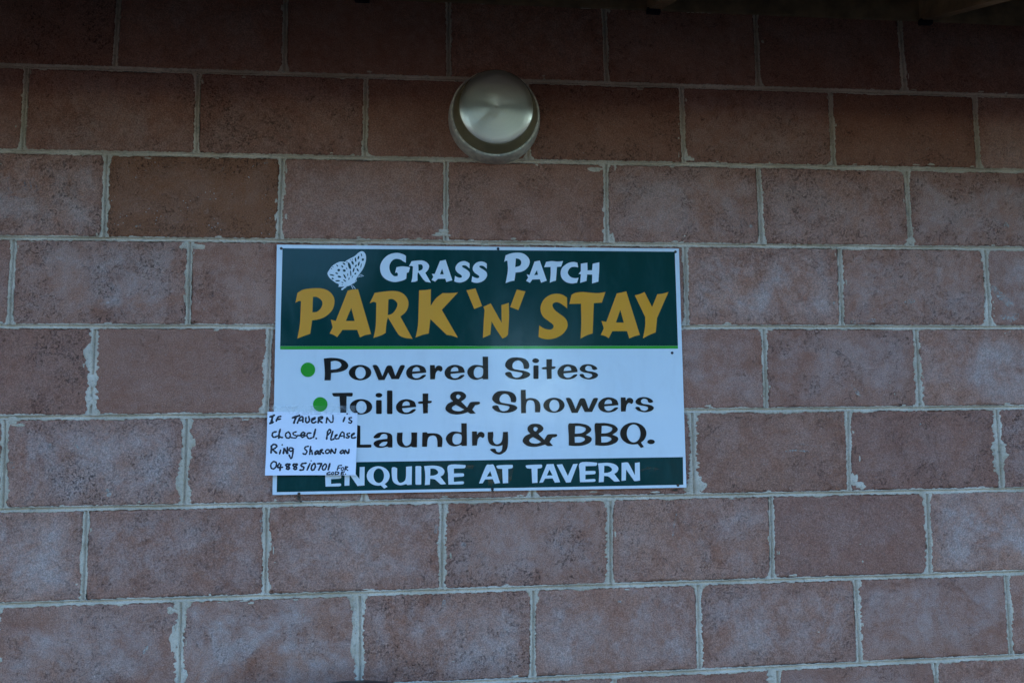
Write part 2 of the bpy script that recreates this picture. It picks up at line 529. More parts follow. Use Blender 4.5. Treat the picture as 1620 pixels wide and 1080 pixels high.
def block(xa, xb, xc, xd, r, k):
    """front outline: top-left xa, top-right xb, bottom-right xc, bottom-left xd"""
    zt = lambda x: bedz(r - 1, x) - HALF
    zb = lambda x: bedz(r, x) + HALF
    corners = [(xa + HALF, zt(xa)), (xb - HALF, zt(xb)), (xc - HALF, zb(xc)), (xd + HALF, zb(xd))]
    cx = sum(c[0] for c in corners) / 4
    cz = sum(c[1] for c in corners) / 4
    rad = 0.006
    pts, nrm = [], []
    for i in range(4):
        p, q, o = Vector(corners[i]), Vector(corners[(i + 1) % 4]), Vector(corners[i - 1])
        d0, d1 = (p - o).normalized(), (q - p).normalized()
        for s in range(4):
            a = s / 3 * math.pi / 2
            c = p - d0 * rad + d1 * rad
            out = (-d1) * math.cos(a) + d0 * math.sin(a)
            pts.append(c + out * rad)
            nrm.append(out)
        n = max(4, int((q - p).length / 0.009))
        for s in range(1, n):
            pts.append(p + d1 * rad + (q - p - d1 * 2 * rad) * (s / n))
            nrm.append(Vector((-d1.y, d1.x)))
    n = len(pts)
    chip = np.abs(vnoise(n, 1, 5, random.randrange(10**6))) ** 3 * 0.0045 + np.abs(vnoise(n, 1, 1.3, random.randrange(10**6))) * 0.0012
    chip = chip * (0.5 + 0.5 * np.sin(np.linspace(0, 2 * np.pi, n)) ** 2 + 0.2)
    proud = random.uniform(-0.0004, 0.0006)
    v, f = [], []
    rings = ((0.080, 0.0, 0.0), (0.0045, 0.0, 0.4), (0.0014, 0.0012, 1.0), (0.0, 0.0036, 1.3))
    for y, ins, ch in rings:
        for i in range(n):
            w = ins + chip[i] * ch
            v.append((pts[i].x - nrm[i].x * w - cx, y + (proud if y < 0.05 else 0), pts[i].y - nrm[i].y * w - cz))
    for a in range(len(rings) - 1):
        for i in range(n):
            j = (i + 1) % n
            f.append((a * n + i, (a + 1) * n + i, (a + 1) * n + j, a * n + j))
    L = len(rings) - 1
    f.append([L * n + i for i in range(n)])
    me = mesh_from('block', v, f)
    bm = bmesh.new()
    bm.from_mesh(me)
    bmesh.ops.recalc_face_normals(bm, faces=bm.faces[:])
    bm.to_mesh(me)
    bm.free()
    o = link('block', me, M_block, core, (cx, 0, cz))
    row_b = 0.35 if r <= 2 else (0.6 if r <= 5 else 0.9)
    sp = SPECIAL.get((r, k))
    if sp is None: sp = (row_b * random.uniform(0.4, 1.2), random.uniform(0, 0.8), 0.0 if random.random() < 0.85 else random.uniform(0.05, 0.2))
    o['bloom'], o['tone'], o['brown'] = float(sp[0]), float(sp[1]), float(sp[2])
    return o


chalk_block = None
for r in range(1, 14):
    pr = perps[r]
    for i in range(len(pr) - 1):
        k = int(round(0.5 * (pr[i][0] + pr[i][1]) / 0.2))
        if k % 2 != r % 2: k += 1 if 0.5 * (pr[i][0] + pr[i][1]) / 0.2 > k else -1
        if pr[i + 1][0] < XL or pr[i][0] > XR: continue
        o = block(pr[i][0], pr[i + 1][0], pr[i + 1][1], pr[i][1], r, k)
        if (r, k) == (3, -1): chalk_block = o

# mortar: tooled joints with ragged smears over the block edges
MV, MF = [], []


def joint(p0, p1, step, wl, wr, seed, dia=0.0035, ends=(0, 0)):
    """strip of mortar from p0 to p1 (wall x, z); wl, wr: mean overlap on the left / right of the run"""
    p0, p1 = Vector(p0), Vector(p1)
    d = (p1 - p0)
    Ln = d.length
    d.normalize()
    nv = Vector((-d.y, d.x))
    n = max(3, int(Ln / step) + 1)
    s = np.linspace(0, Ln, n)
    st = Ln / (n - 1)

    def rag(mean, sd):
        a = vnoise(n, st, 0.055, sd)
        b = vnoise(n, st, 0.016, sd + 1)
        c = vnoise(n, st, 0.0045, sd + 2)
        big = np.clip(a + 0.35 * vnoise(n, st, 0.25, sd + 3), 0, 1.2) ** 1.7
        return HALF + 0.0003 + mean * (0.30 + 0.9 * big + 0.35 * b * (0.4 + big)) + (0.0009 + mean * 0.22) * c + (0.0006 + mean * 0.10) * vnoise(n, st, 0.0026, sd + 4)
    L_, R_ = rag(wl, seed), rag(wr, seed + 50)
    for e, amt in zip((s, Ln - s), ends):
        fl = amt * np.exp(-(e / 0.011) ** 1.3)
        L_ = L_ + fl * (0.5 + 0.5 * rng.uniform(-0.6, 1))
        R_ = R_ + fl * (0.5 + 0.5 * rng.uniform(-0.6, 1))
    L_, R_ = np.clip(L_, 0.0045, 0.03), np.clip(R_, 0.0045, 0.03)
    wander = 0.0008 * vnoise(n, st, 0.09, seed + 90)
    gr = 0.0036
    base = len(MV)
    hl = -0.0008 - 0.0004 * vnoise(n, st, 0.02, seed + 91)
    for i in range(n):
        c = p0 + d * s[i]
        prof = ((-R_[i] - 0.0004, 0.0020), (-R_[i] + 0.0003, hl[i] * 0.35), (-min(R_[i] - 0.0005, gr + 0.0025), hl[i]), (-gr, hl[i] * 0.4), (-gr * 0.5, dia * 0.75), (0.0, dia), (gr * 0.5, dia * 0.75), (gr, hl[i] * 0.4),
                (min(L_[i] - 0.0005, gr + 0.0025), hl[i]), (L_[i] - 0.0003, hl[i] * 0.35), (L_[i] + 0.0004, 0.0020))
        for q, y in prof:
            w = c + nv * (q + (wander[i] if abs(q) <= gr else 0))
            MV.append((w.x, y, w.y))
    m = 11
    for i in range(n - 1):
        for q in range(m - 1):
            a = base + i * m + q
            MF.append((a, a + m, a + m + 1, a + 1))


for j in range(0, 14):
    fine = 1 <= j <= 9
    lo = 0.0022 if j < 5 else 0.0032
    # run left to right: its left-hand side is up
    joint((XL - 0.05, bedz(j, XL - 0.05)), (XR + 0.05, bedz(j, XR + 0.05)), 0.0022 if fine else 0.006, lo * 0.6, lo * 1.2, 1000 + j * 137, 0.0058)
for r in range(1, 14):
    sm = 0.0022 if r <= 2 else (0.0034 if r <= 4 else 0.0068)
    for i, (xt, xb) in enumerate(perps[r]):
        if not XL - 0.03 < xt < XR + 0.03: continue
        vis = r <= 9 and -0.3 < xt < 2.9
        s1 = sm * random.choice((0.4, 0.8, 1.2, 1.6, 2.2)) * random.uniform(0.8, 1.2)
        s2 = sm * random.choice((0.4, 0.8, 1.2, 1.6, 2.2)) * random.uniform(0.8, 1.2)
        e = (random.choice((0, 0.004, 0.010, 0.014)), random.choice((0, 0.004, 0.010, 0.016)))
        joint((xt, bedz(r - 1, xt) - 0.003), (xb, bedz(r, xb) + 0.003), 0.0018 if vis else 0.006, s1, s2, 9000 + r * 611 + i * 37, 0.0058, e)
# loose dabs of mortar left on the faces, mostly beside the joints
rd = np.random.default_rng(77)


def dab(x, z, rx, rz):
    n = 18
    k = 1 + 0.5 * rd.uniform(-1, 1, n)
    k = (k + np.roll(k, 1)) / 2
    b = len(MV)
    MV.append((x, -0.0014 - 0.0003 * rd.uniform(), z))
    for f_, y in ((0.62, -0.0012), (1.0, 0.0006)):
        for i in range(n):
            a = 2 * math.pi * i / n
            MV.append((x + rx * k[i] * f_ * math.cos(a), y, z + rz * k[i] * f_ * math.sin(a)))
    for i in range(n):
        j = (i + 1) % n
        MF.append((b, b + 1 + j, b + 1 + i))
        MF.append((b + 1 + i, b + 1 + j, b + 1 + n + j, b + 1 + n + i))


for q in range(520):
    r = int(rd.integers(1, 10))
    x = rd.uniform(-0.35, 2.9)
    if rd.uniform() < 0.45:
        p_ = perps[r][int(rd.integers(0, len(perps[r])))]
        z = rd.uniform(bedz(r, p_[1]), bedz(r - 1, p_[0]))
        x = p_[0] + rd.choice((-1, 1)) * (0.006 + abs(rd.normal(0, 0.006)))
        dab(x, z, rd.uniform(0.001, 0.0035), rd.uniform(0.002, 0.009))
    elif rd.uniform() < 0.8:
        dab(x, bedz(r, x) + rd.choice((-1, 1)) * (0.005 + abs(rd.normal(0, 0.004))), rd.uniform(0.002, 0.010), rd.uniform(0.001, 0.0032))
    elif r > 2:
        dab(x, rd.uniform(bedz(r, x), bedz(r - 1, x)), rd.uniform(0.0008, 0.003), rd.uniform(0.0008, 0.003))
for px, py, rx, ry in ((1111, 770, 8, 9), (1106, 762, 6, 12), (1361, 767, 9, 6), (1352, 758, 5, 10), (701, 366, 9, 4), (698, 371, 13, 3), (968, 376, 5, 8), (1090, 251, 9, 4), (1085, 244, 4, 9), (20, 666, 9, 5), (30, 672, 10, 3), (303, 700, 6, 11), (148, 600, 7, 9), (143, 635, 8, 8), (275, 1010, 6, 20), (271, 965, 8, 5), (942, 268, 11, 4), (290, 390, 5, 6), (312, 390, 12, 4), (560, 1020, 5, 22), (1441, 380, 8, 6)):
    x, z = at(px, py)
    dab(x, z, rx * 0.00155, ry * 0.00155)
mm = bpy.data.meshes.new('mortar')
mm.from_pydata(MV, [], MF)
mm.update()
smooth(mm)
link('mortar', mm, M_mortar, core)


# strokes of pen, chalk or paint: a run of short quads round each segment
def stroke_mesh(name, strokes, y, thick=0.00015, org=(0, 0), sc=1.0, width=2.4, lift=None):
    """strokes: (list of points, width factor); lift: how far the surface curls forward"""
    v, f = [], []
    unit = at(811, 540)[0] - at(810, 540)[0]
    lay = 0
    for pts, wf in strokes:
        P = [Vector(at(org[0] + x / sc, org[1] + yy / sc, y)) for x, yy in pts]
        if len(P) == 1: P = [P[0], P[0] + Vector((unit * 0.6, unit * 0.3))]
        # smooth the run
        Q = []
        for i in range(len(P) - 1):
            a, b, c, d = P[max(i - 1, 0)], P[i], P[i + 1], P[min(i + 2, len(P) - 1)]
            for s in range(5):
                t = s / 5
                Q.append(0.5 * ((2 * b) + (c - a) * t + (2 * a - 5 * b + 4 * c - d) * t * t + (3 * b - a - 3 * c + d) * t ** 3))
        Q.append(P[-1])
        hw = width * wf * unit / 2
        yo = y - thick - lay * 0.000012
        lay = (lay + 1) % 14
        L, R = [], []
        for i, p in enumerate(Q):
            d = (Q[min(i + 1, len(Q) - 1)] - Q[max(i - 1, 0)])
            d = d.normalized() if d.length > 1e-9 else Vector((1, 0))
            w = hw * (1 + 0.16 * math.sin(i * 1.7 + len(v)))
            nvv = Vector((-d.y, d.x))
            L.append(p + nvv * w)
            R.append(p - nvv * w)
        d0, d1 = (Q[0] - Q[1]).normalized(), (Q[-1] - Q[-2]).normalized()
        ring = [Q[0] + d0 * hw * 0.8] + L + [Q[-1] + d1 * hw * 0.8] + R[::-1]
        b = len(v)
        v += [(p.x, yo - (lift(p.x, p.y) if lift else 0), p.y) for p in ring]
        n = len(L)
        f.append((b, b + 1, b + 2 * n + 1))
        for i in range(n - 1):
            f.append((b + 1 + i, b + 2 + i, b + 2 * n + 1 - i - 1, b + 2 * n + 1 - i))
        f.append((b + n, b + n + 1, b + n + 2))
    me = mesh_from(name, v, f)
    bm = bmesh.new()
    bm.from_mesh(me)
    for fc in bm.faces:
        if fc.normal.y > 0: fc.normal_flip()
    bm.to_mesh(me)
    bm.free()
    return me


M_chalk = NT('chalk_mark')
_tc = M_chalk.n('ShaderNodeTexCoord').outputs['Object']
M_chalk.set(Base_Color=(0.50, 0.45, 0.44), Roughness=0.95, Alpha=M_chalk.ramp(M_chalk.noise(_tc, 300, 4, 0.7), 0.45, 0.65, 0.0, 0.55))
if chalk_block:
    ch = [([(50, 45), (52, 125)], 1), ([(135, 60), (150, 55), (165, 120)], 1), ([(180, 55), (150, 125)], .8), ([(190, 60), (200, 125)], 1), ([(215, 50), (238, 130)], 1), ([(0, 180), (30, 145), (75, 140)], 1), ([(65, 165), (115, 170)], 1)]
    link('chalk_mark', stroke_mesh('chalk_mark', ch, -0.0016, org=(0, 270), sc=4.0, width=2.0), M_chalk.m, chalk_block)

M_scr = NT('pale_scrape')
_tc = M_scr.n('ShaderNodeTexCoord').outputs['Object']
M_scr.set(Base_Color=(0.64, 0.56, 0.45), Roughness=0.95, Alpha=M_scr.ramp(M_scr.noise(_tc, 160, 5, 0.75), 0.42, 0.64, 0.0, 0.65))
scr = [([(1243, 714), (1260, 712), (1278, 714)], 1.6), ([(1265, 702), (1285, 705), (1300, 706)], 0.8), ([(226, 1032), (233, 1024), (238, 1017)], 2.6), ([(1432, 480), (1438, 477), (1446, 476)], 3.6), ([(1571, 455), (1585, 470), (1600, 482)], 7), ([(1585, 500), (1600, 505), (1610, 498)], 5),
       ([(1320, 478), (1322, 488)], 3), ([(1352, 508), (1345, 509), (1360, 510)], 3), ([(1374, 506), (1384, 507)], 3.4), ([(1590, 354), (1594, 358)], 4), ([(1187, 357), (1190, 359)], 3.4), ([(524, 840), (523, 852)], 1.6), ([(1070, 812), (1066, 832), (1064, 850)], 0.8), ([(979, 950), (982, 954)], 2.6),
       ([(703, 950), (702, 958)], 3.0), ([(701, 968), (702, 974)], 1.6), ([(286, 820), (289, 824)], 2.6), ([(120, 702), (124, 708)], 3), ([(170, 775), (173, 783)], 4), ([(78, 702), (79, 706)], 3), ([(18, 733), (20, 738)], 4.5), ([(1455, 672), (1457, 670)], 1.6), ([(333, 315), (333.5, 315.5)], 1.8), ([(264, 330), (265, 331)], 1.8), ([(219, 342), (219.5, 342.5)], 1.2), ([(238, 329), (238.5, 329.5)], 1.0),
       ([(419, 258), (423, 259)], 2.6), ([(352, 266), (353, 268)], 2.2), ([(214, 358), (222, 357)], 1.4), ([(1355, 620), (1362, 626)], 3.0), ([(1348, 610), (1352, 616)], 2.2), ([(412, 822), (414, 840)], 1.6), ([(690, 830), (689, 842)], 2.4)]
for st_ in scr: link('scrape', stroke_mesh('scrape', [st_], -0.0019, width=1.7), M_scr.m, core)

# ------------------------------------------------------------------ roof, rafters, eaves
WT = at(1025, 17.5)[1]                                  # where the wall meets the eaves timber
PIT = math.tan(math.radians(19.5))
OVER = 0.55                                             # reach of the eaves in front of the wall
RX0, RX1 = -7.0, 9.0
RIDGE = 4.2


def slope_box(name, x0, x1, y0, y1, z_at_wall, h, bev=0.0):
    me = box_mesh(name, x0, x1, y0, y1, 0, h, bev)
    for vv in me.vertices: vv.co.z += z_at_wall + vv.co.y * PIT
    return me


roof = link('roof', slope_box('roof', RX0, RX1, -OVER - 0.05, RIDGE, WT + 0.100, 0.02), M_soffit, building)
back = box_mesh('roof_back', RX0, RX1, RIDGE + 0.002, 2 * RIDGE, 0, 0.02)
for vv in back.vertices: vv.co.z += WT + 0.100 + RIDGE * PIT - (vv.co.y - RIDGE) * PIT
link('roof_slope', back, M_soffit, roof)
xr1, xr2 = at(1036, 17)[0], at(1465, 31)[0]
sp = xr2 - xr1
for i in range(-4, 5):
    xc = xr1 + sp * i
    raf = link('rafter', slope_box('rafter', xc - 0.021, xc + 0.021, -OVER, 0.6, WT + 0.004, 0.094, 0.003), M_timber, roof)
    link('dark_block', box_mesh('dark_block', xc - 0.023, xc + 0.012, -0.012, 0.004, WT - 0.010, WT + 0.004, 0.001), M_dark, roof)  # small near-black block at each rafter's foot
link('wall_plate', box_mesh('wall_plate', RX0, RX1, -0.004, 0.10, WT + 0.0005, WT + 0.085, 0.002), M_timber, roof)
link('fascia', box_mesh('fascia', RX0, RX1, -OVER - 0.022, -OVER - 0.002, WT - OVER * PIT - 0.05, WT - OVER * PIT + 0.13, 0.002), M_timber, roof)
gv, gf = [], []
for i in range(9):
    a = math.pi * i / 8
    for xx in (RX0, RX1):
        gv.append((xx, -OVER - 0.085 + 0.055 * math.cos(a), WT - OVER * PIT + 0.10 - 0.065 * math.sin(a)))
for i in range(8): gf.append((2 * i, 2 * i + 1, 2 * i + 3, 2 * i + 2))
link('gutter', mesh_from('gutter', gv, gf), M_gutter, roof)
# the rest of the house behind and beside the detailed wall
for x0, x1 in ((RX0 + 0.4, XL - 0.102), (XR + 0.102, RX1 - 0.4)):
    link('side_wall', box_mesh('side_wall', x0, x1, 0.004, 0.19, -0.2, WT), M_core, building)
link('rear_wall', box_mesh('rear_wall', RX0 + 0.4, RX1 - 0.4, 2 * RIDGE - 0.6, 2 * RIDGE - 0.4, -0.2, WT), M_core, building)

# ------------------------------------------------------------------ lettering


def outline(txt):
    """'x,y x,y* ...': closed contour, * = sharp corner, others are passed smoothly"""
    P = []
    for tok in txt.split():
        c = tok.endswith('*')
        x, y = tok.rstrip('*').split(',')
        P.append((float(x), float(y), c))
    n = len(P)
    out = []
    for i in range(n):
        p, q = P[i], P[(i + 1) % n]
        o, s = P[i - 1], P[(i + 2) % n]
        b, c = Vector(p[:2]), Vector(q[:2])
        if p[2] and q[2]:
            out.append(tuple(b))
            continue
        tb = (c - b) if p[2] else (c - Vector(o[:2])) * 0.5
        tcn = (c - b) if q[2] else (Vector(s[:2]) - b) * 0.5
        lim = (c - b).length * 1.2
        if tb.length > lim: tb = tb.normalized() * lim
        if tcn.length > lim: tcn = tcn.normalized() * lim
        for k in range(5):
            t = k / 5
            h1, h2, h3, h4 = 2 * t**3 - 3 * t * t + 1, t**3 - 2 * t * t + t, -2 * t**3 + 3 * t * t, t**3 - t * t
            out.append(tuple(b * h1 + tb * h2 + c * h3 + tcn * h4))
    return out


def ell(cx, cy, rx, ry, ang=0.0, n=36):
    a = math.radians(ang)
    out = []
    for i in range(n):
        t = 2 * math.pi * i / n
        x, y = rx * math.cos(t), ry * math.sin(t)
        out.append((cx + x * math.cos(a) - y * math.sin(a), cy + x * math.sin(a) + y * math.cos(a)))
    return out


def rrect(x0, y0, x1, y1, r=10):
    out = []
    for cx, cy, a0 in ((x1 - r, y1 - r, 0), (x0 + r, y1 - r, 90), (x0 + r, y0 + r, 180), (x1 - r, y0 + r, 270)):
        for k in range(5):
            a = math.radians(a0 + k * 22.5)
            out.append((cx + r * math.cos(a), cy + r * math.sin(a)))
    return out


def glyph_mesh(name, contours, org, sc, y, thick=0.00035, dx=0.0, dy=0.0):
    """contours in crop units -> filled, slightly raised sheet on the plane y"""
    cu = bpy.data.curves.new(name, 'CURVE')
    cu.dimensions = '2D'
    cu.fill_mode = 'BOTH'
    cu.extrude = thick / 2
    for C in contours:
        pts = outline(C) if isinstance(C, str) else C
        W = [at(org[0] + dx + px / sc, org[1] + dy + py / sc, y) for px, py in pts]
        s = cu.splines.new('POLY')
        s.points.add(len(W) - 1)
        for p, (wx, wz) in zip(s.points, W): p.co = (wx, wz, 0, 1)
        s.use_cyclic_u = True
    o = bpy.data.objects.new(name, cu)
    COL.objects.link(o)
    dg = bpy.context.evaluated_depsgraph_get()
    me = bpy.data.meshes.new_from_object(o.evaluated_get(dg))
    bpy.data.objects.remove(o)
    bpy.data.curves.remove(cu)
    me.name = name
    for vv in me.vertices:
        x, z, e = vv.co
        vv.co = (x, y - thick / 2 - e, z)
    bm = bmesh.new()
    bm.from_mesh(me)
    bmesh.ops.remove_doubles(bm, verts=bm.verts[:], dist=1e-7)
    bmesh.ops.recalc_face_normals(bm, faces=bm.faces[:])
    bm.to_mesh(me)
    bm.free()
    return me


# ------------------------------------------------------------------ the sign
SY = -0.0075                                            # front of the sheet
c0 = [at(438, 387, SY), at(1074, 393.3, SY), at(1086, 770.8, SY), at(431, 782.5, SY)]
sx = sum(p[0] for p in c0) / 4
sign = empty('wall_sign', (sx, SY, c0[3][1]))
tag(sign, 'rectangular white and dark green painted metal sign screwed to the block wall', 'sign')


def sheet(name, quad, y0, y1, mat, parent, seg=18, lift=None):
    """plate with front y0 (nearer) and back y1 from four measured corners tl tr br bl"""
    v, f = [], []
    for yy in (y0, y1):
        for a in range(seg + 1):
            for b in range(seg + 1):
                s, t = b / seg, a / seg
                tl, tr, br, bl = [Vector(q) for q in quad]
                p = (tl * (1 - s) + tr * s) * (1 - t) + (bl * (1 - s) + br * s) * t
                v.append((p.x, yy - (lift(p.x, p.y) if lift else 0), p.y))
    m = (seg + 1) ** 2
    for a in range(seg):
        for b in range(seg):
            i = a * (seg + 1) + b
            f.append((i, i + 1, i + seg + 2, i + seg + 1))
            f.append((m + i, m + i + seg + 1, m + i + seg + 2, m + i + 1))
    rim = [b for b in range(seg + 1)] + [a * (seg + 1) + seg for a in range(1, seg + 1)] + [seg * (seg + 1) + b for b in range(seg - 1, -1, -1)] + [a * (seg + 1) for a in range(seg - 1, 0, -1)]
    for i in range(len(rim)):
        j = rim[(i + 1) % len(rim)]
        f.append((rim[i], m + rim[i], m + j, j))
    me = mesh_from(name, v, f)
    bm = bmesh.new()
    bm.from_mesh(me)
    bmesh.ops.recalc_face_normals(bm, faces=bm.faces[:])
    bm.to_mesh(me)
    bm.free()
    return link(name, me, mat, parent)


V1 = SY - 0.0004                                        # first vinyl layer
V2 = SY - 0.0009                                        # lettering
sheet('sheet', c0, SY, SY + 0.002, M_white, sign)
head = sheet('header_panel', [at(447, 392.7, V1), at(1067.5, 398.2, V1), at(1072.5, 546.8, V1), at(443.2, 547.3, V1)], V1, SY - 0.0001, M_green, sign)
foot = sheet('footer_panel', [at(438.5, 732.5, V1), at(1080.3, 722.6, V1), at(1081, 766.3, V1), at(437.8, 778, V1)], V1, SY - 0.0001, M_green, sign)
sheet('green_stripe', [at(443.2, 547.5, V1), at(1072.5, 547, V1), at(1072.7, 551.3, V1), at(443.2, 552.6, V1)], V1, SY - 0.0001, M_lime, sign, 4)


def letter(contours, org, sc, mat, parent, dx=0.0, dy=0.0, y=V2, name='letter'):
    return link(name, glyph_mesh(name, contours, org, sc, y + 0.0003, dx=dx, dy=dy), mat, parent)


# first line, white on green
A1 = ((590, 395), 9.0)
G_S = ['1375,195* 1340,172 1290,162 1230,180 1185,225 1175,280 1205,325 1255,360 1268,385 1245,400 1200,390 1168,372* 1158,450* 1200,465 1260,465 1330,435 1375,380 1375,325 1335,285 1285,255 1268,235 1285,222 1330,230 1375,268*']
for C in (['470,90* 430,65 340,45 230,70 150,135 108,215 105,300 135,375 200,430 300,460 400,445 455,425 475,410* 482,330* 510,322* 528,252* 470,240 400,238 335,250* 315,330* 340,325 355,345 350,375* 300,375 255,330 235,270 240,210 275,155 325,130 390,140 430,165 468,185*'],
          ['550,165* 630,155 710,155 770,185 800,230 785,285 745,330* 825,468* 750,455* 715,420 645,320* 635,350 635,440* 600,455 545,460* 560,400 570,240* 545,230 512,235*', '645,210* 690,210 710,240 700,280 650,305*'],
          ['955,160* 1035,145* 1130,435* 1045,460* 1030,412* 925,415* 885,455* 835,430* 860,385* 838,345* 880,345*', '985,270* 1008,350* 955,350*'], G_S):
    letter(C, *A1, M_wvinyl, head)
letter(G_S, *A1, M_wvinyl, head, dx=27.3, dy=0.5)
A2 = ((780, 395), 9.0)
for C in (['180,80* 260,52 360,42 440,60 500,110 523,170 505,235 460,285 400,315 320,325* 305,440* 250,450 180,475* 210,300 205,160* 185,158 158,172*', '325,122* 375,135 402,175 385,225 315,250*'],
          ['590,170* 665,155* 765,440* 685,470* 665,420* 560,425* 525,472* 470,442* 500,400* 480,350* 520,362*', '625,290* 640,358* 585,362*'],
          ['755,175* 830,163 920,170 997,162* 970,240* 910,245* 895,440* 850,452 808,470* 820,350 820,245* 728,248*'],
          ['1200,185* 1140,175 1060,195 985,255 962,330 980,405 1040,460 1120,480 1195,470* 1218,400* 1170,405 1110,390 1068,345 1070,300 1105,255 1160,243 1212,252*'],
          ['1250,200* 1342,185* 1345,295* 1410,292* 1418,200* 1512,180* 1510,300 1500,455* 1410,480* 1412,355* 1340,352* 1330,445* 1240,472* 1250,350* 1218,345* 1250,305*']):
    letter(C, *A2, M_wvinyl, head)
# second line, golden
SB = 1592 / 140
for org, Cs in (((460, 450), (['120,150* 230,90 400,68 570,72 700,130 775,230 785,340 745,460 640,565 520,620 385,645* 350,885* 250,920 120,970* 165,700 185,300* 150,295 85,325*', '400,222* 470,225 545,275 572,340 540,430 470,490 390,500*'],
                               ['1025,110* 1110,90 1210,85* 1445,890* 1340,910 1245,950* 1195,815* 930,815* 835,945* 770,905 700,880* 755,770* 720,630* 810,655*', '1088,420* 1150,655* 990,655*'])),
                ((585, 450), (['90,150* 230,130 400,115 530,130 630,190 690,290 690,400 640,500 550,575* 770,975* 640,960 540,920 490,860 325,590* 300,700 285,870* 200,915 65,960* 105,760 118,330* 70,312 0,335*', '335,265* 410,262 480,310 498,370 460,460 400,525 325,550*'],
                               ['888,105* 1000,100 1100,85* 1095,385* 1190,250 1310,155* 1440,155 1585,145* 1295,455* 1585,955* 1480,920 1385,905* 1090,620* 1060,880* 950,905 825,950* 865,740 880,400*'])),
                ((720, 450), (['205,105* 365,70* 485,385* 345,440*'], ['510,400* 640,340* 838,690* 832,370* 965,330* 970,600 950,900* 910,945 850,970* 735,800* 655,660* 635,900* 500,960* 515,650 530,465*'], ['1110,90* 1265,125* 1140,460* 990,405*'])),
                ((840, 450), (['648,235* 570,185 470,165 350,185 240,260 180,370 175,480 220,580 320,660 395,720 405,770 360,808 280,805 210,775 150,735* 135,940* 200,970 320,985 450,960 570,890 650,780 655,680 610,600 520,530 430,460 388,390 400,340 460,318 540,345 652,430*'],
                               ['730,185* 800,150 920,135 1060,145 1200,155 1340,135* 1275,325* 1130,335* 1110,880* 1000,915 890,975* 905,700 900,345* 690,350*'])),
                ((930, 450), (['520,160* 600,145 690,125* 935,905* 840,930 745,970* 705,838* 440,838* 375,965* 310,925 232,905* 288,785* 245,655* 332,672*', '583,455* 648,685* 505,682*'],
                               ['845,195* 940,170 1018,135* 1155,405* 1250,175* 1340,165 1450,135* 1245,600* 1220,860* 1100,910 990,970* 1030,750 1032,585*']))):
    for C in Cs: letter(C, org, SB, M_gold, head)

# butterfly drawing
BF = ((510, 393), 1234 / 80)
wing = ['125,600 170,520 240,430 340,360 430,325 520,325 555,335* 580,300 680,245 790,185 880,105 950,70 1010,85 1055,150 1065,260 1040,380 990,500 930,590 870,670 835,735 800,800 740,860 700,890 620,920 540,930* 390,935* 405,900* 395,865* 330,840 260,790 180,720 135,650']
for e in ((222, 492, 20, 10, 30), (258, 450, 18, 10, 30), (362, 418, 32, 14, 50), (485, 440, 32, 20, 45), (528, 375, 40, 18, 35), (592, 490, 26, 11, 50), (400, 530, 35, 32, 0), (535, 540, 38, 30, 20), (350, 607, 36, 18, 20), (235, 650, 60, 18, 12), (415, 690, 46, 24, 15), (252, 735, 28, 22, 30), (375, 790, 60, 18, -3), (546, 682, 62, 19, 60), (545, 785, 44, 17, 35), (490, 830, 30, 11, 15), (618, 640, 34, 11, 90), (650, 738, 34, 13, 100), (485, 885, 14, 9, 0),
          (662, 425, 88, 32, 72), (692, 605, 78, 15, 85), (738, 350, 52, 25, 65), (810, 275, 58, 19, 80), (880, 225, 46, 21, -75), (955, 160, 42, 12, 75), (988, 272, 29, 33, 0), (888, 375, 56, 21, -75), (818, 425, 34, 20, -60), (945, 420, 58, 11, -78), (862, 525, 46, 19, 60), (763, 525, 58, 19, -75), (805, 615, 28, 19, -45), (735, 690, 36, 9, -60), (602, 335, 22, 12, 40), (685, 282, 14, 9, 45), (730, 268, 18, 9, -50)):
    wing.append(ell(*e, n=14))
bfly = letter(wing, *BF, M_wvinyl, head, name='butterfly_picture')
legs = [([(575, 925), (475, 1000)], 2.6), ([(700, 895), (745, 985)], 0.9), ([(735, 900), (810, 985)], 0.9), ([(865, 690), (945, 640), (975, 655)], 0.7), ([(870, 705), (930, 685), (1010, 668)], 0.7), ([(760, 850), (830, 790), (825, 770)], 0.9)]
link('butterfly_legs', stroke_mesh('butterfly_legs', legs, V2 + 0.0001, org=BF[0], sc=BF[1], width=1.0), M_wvinyl, bfly)

# three lines of black words
g_o = [ell(897, 262, 160, 110), ell(902, 265, 75, 85)]
g_w = ['1080,158 1130,155 1165,195 1215,315* 1275,175 1315,160 1350,175 1400,310* 1465,170 1495,155 1530,160 1530,185 1450,355* 1345,355* 1298,260* 1245,368* 1160,368* 1120,270 1082,180']
g_e = ['398,262* 395,230 370,185 310,158 240,152 170,175 120,230 115,285 145,335 210,362 280,365 350,345 395,305 385,293 345,300 295,336 240,340 205,312 200,280*', '200,248* 215,205 260,182 300,200 310,240*']
g_r = ['452,155* 520,155* 525,205* 550,170 590,162 625,185 628,225 605,248 580,235 560,235 535,270 522,355* 455,358*']
g_d = ['1202,35* 1280,35* 1282,355* 1215,358* 1195,342* 1110,365 1030,340 985,270 1000,205 1060,160 1120,152 1205,165*', '1205,205 1150,180 1100,195 1075,250 1085,310 1125,338 1180,325 1205,290']
g_S = ['490,210 440,205* 430,150 400,105 350,88 300,110 275,160 290,205 350,222 430,235 500,255 530,290 490,330 410,355 320,358 230,335 175,290 180,262 230,250 258,262* 285,315 330,335 390,320 420,280 405,262* 330,248 240,230 185,190 172,150 195,95 250,55 330,45 430,58 490,95 515,150 510,195']
g_t = ['760,72* 840,70* 838,175* 880,175 892,188 870,208 835,212* 835,350* 768,355* 762,215* 710,215 692,200 715,185 760,180*']
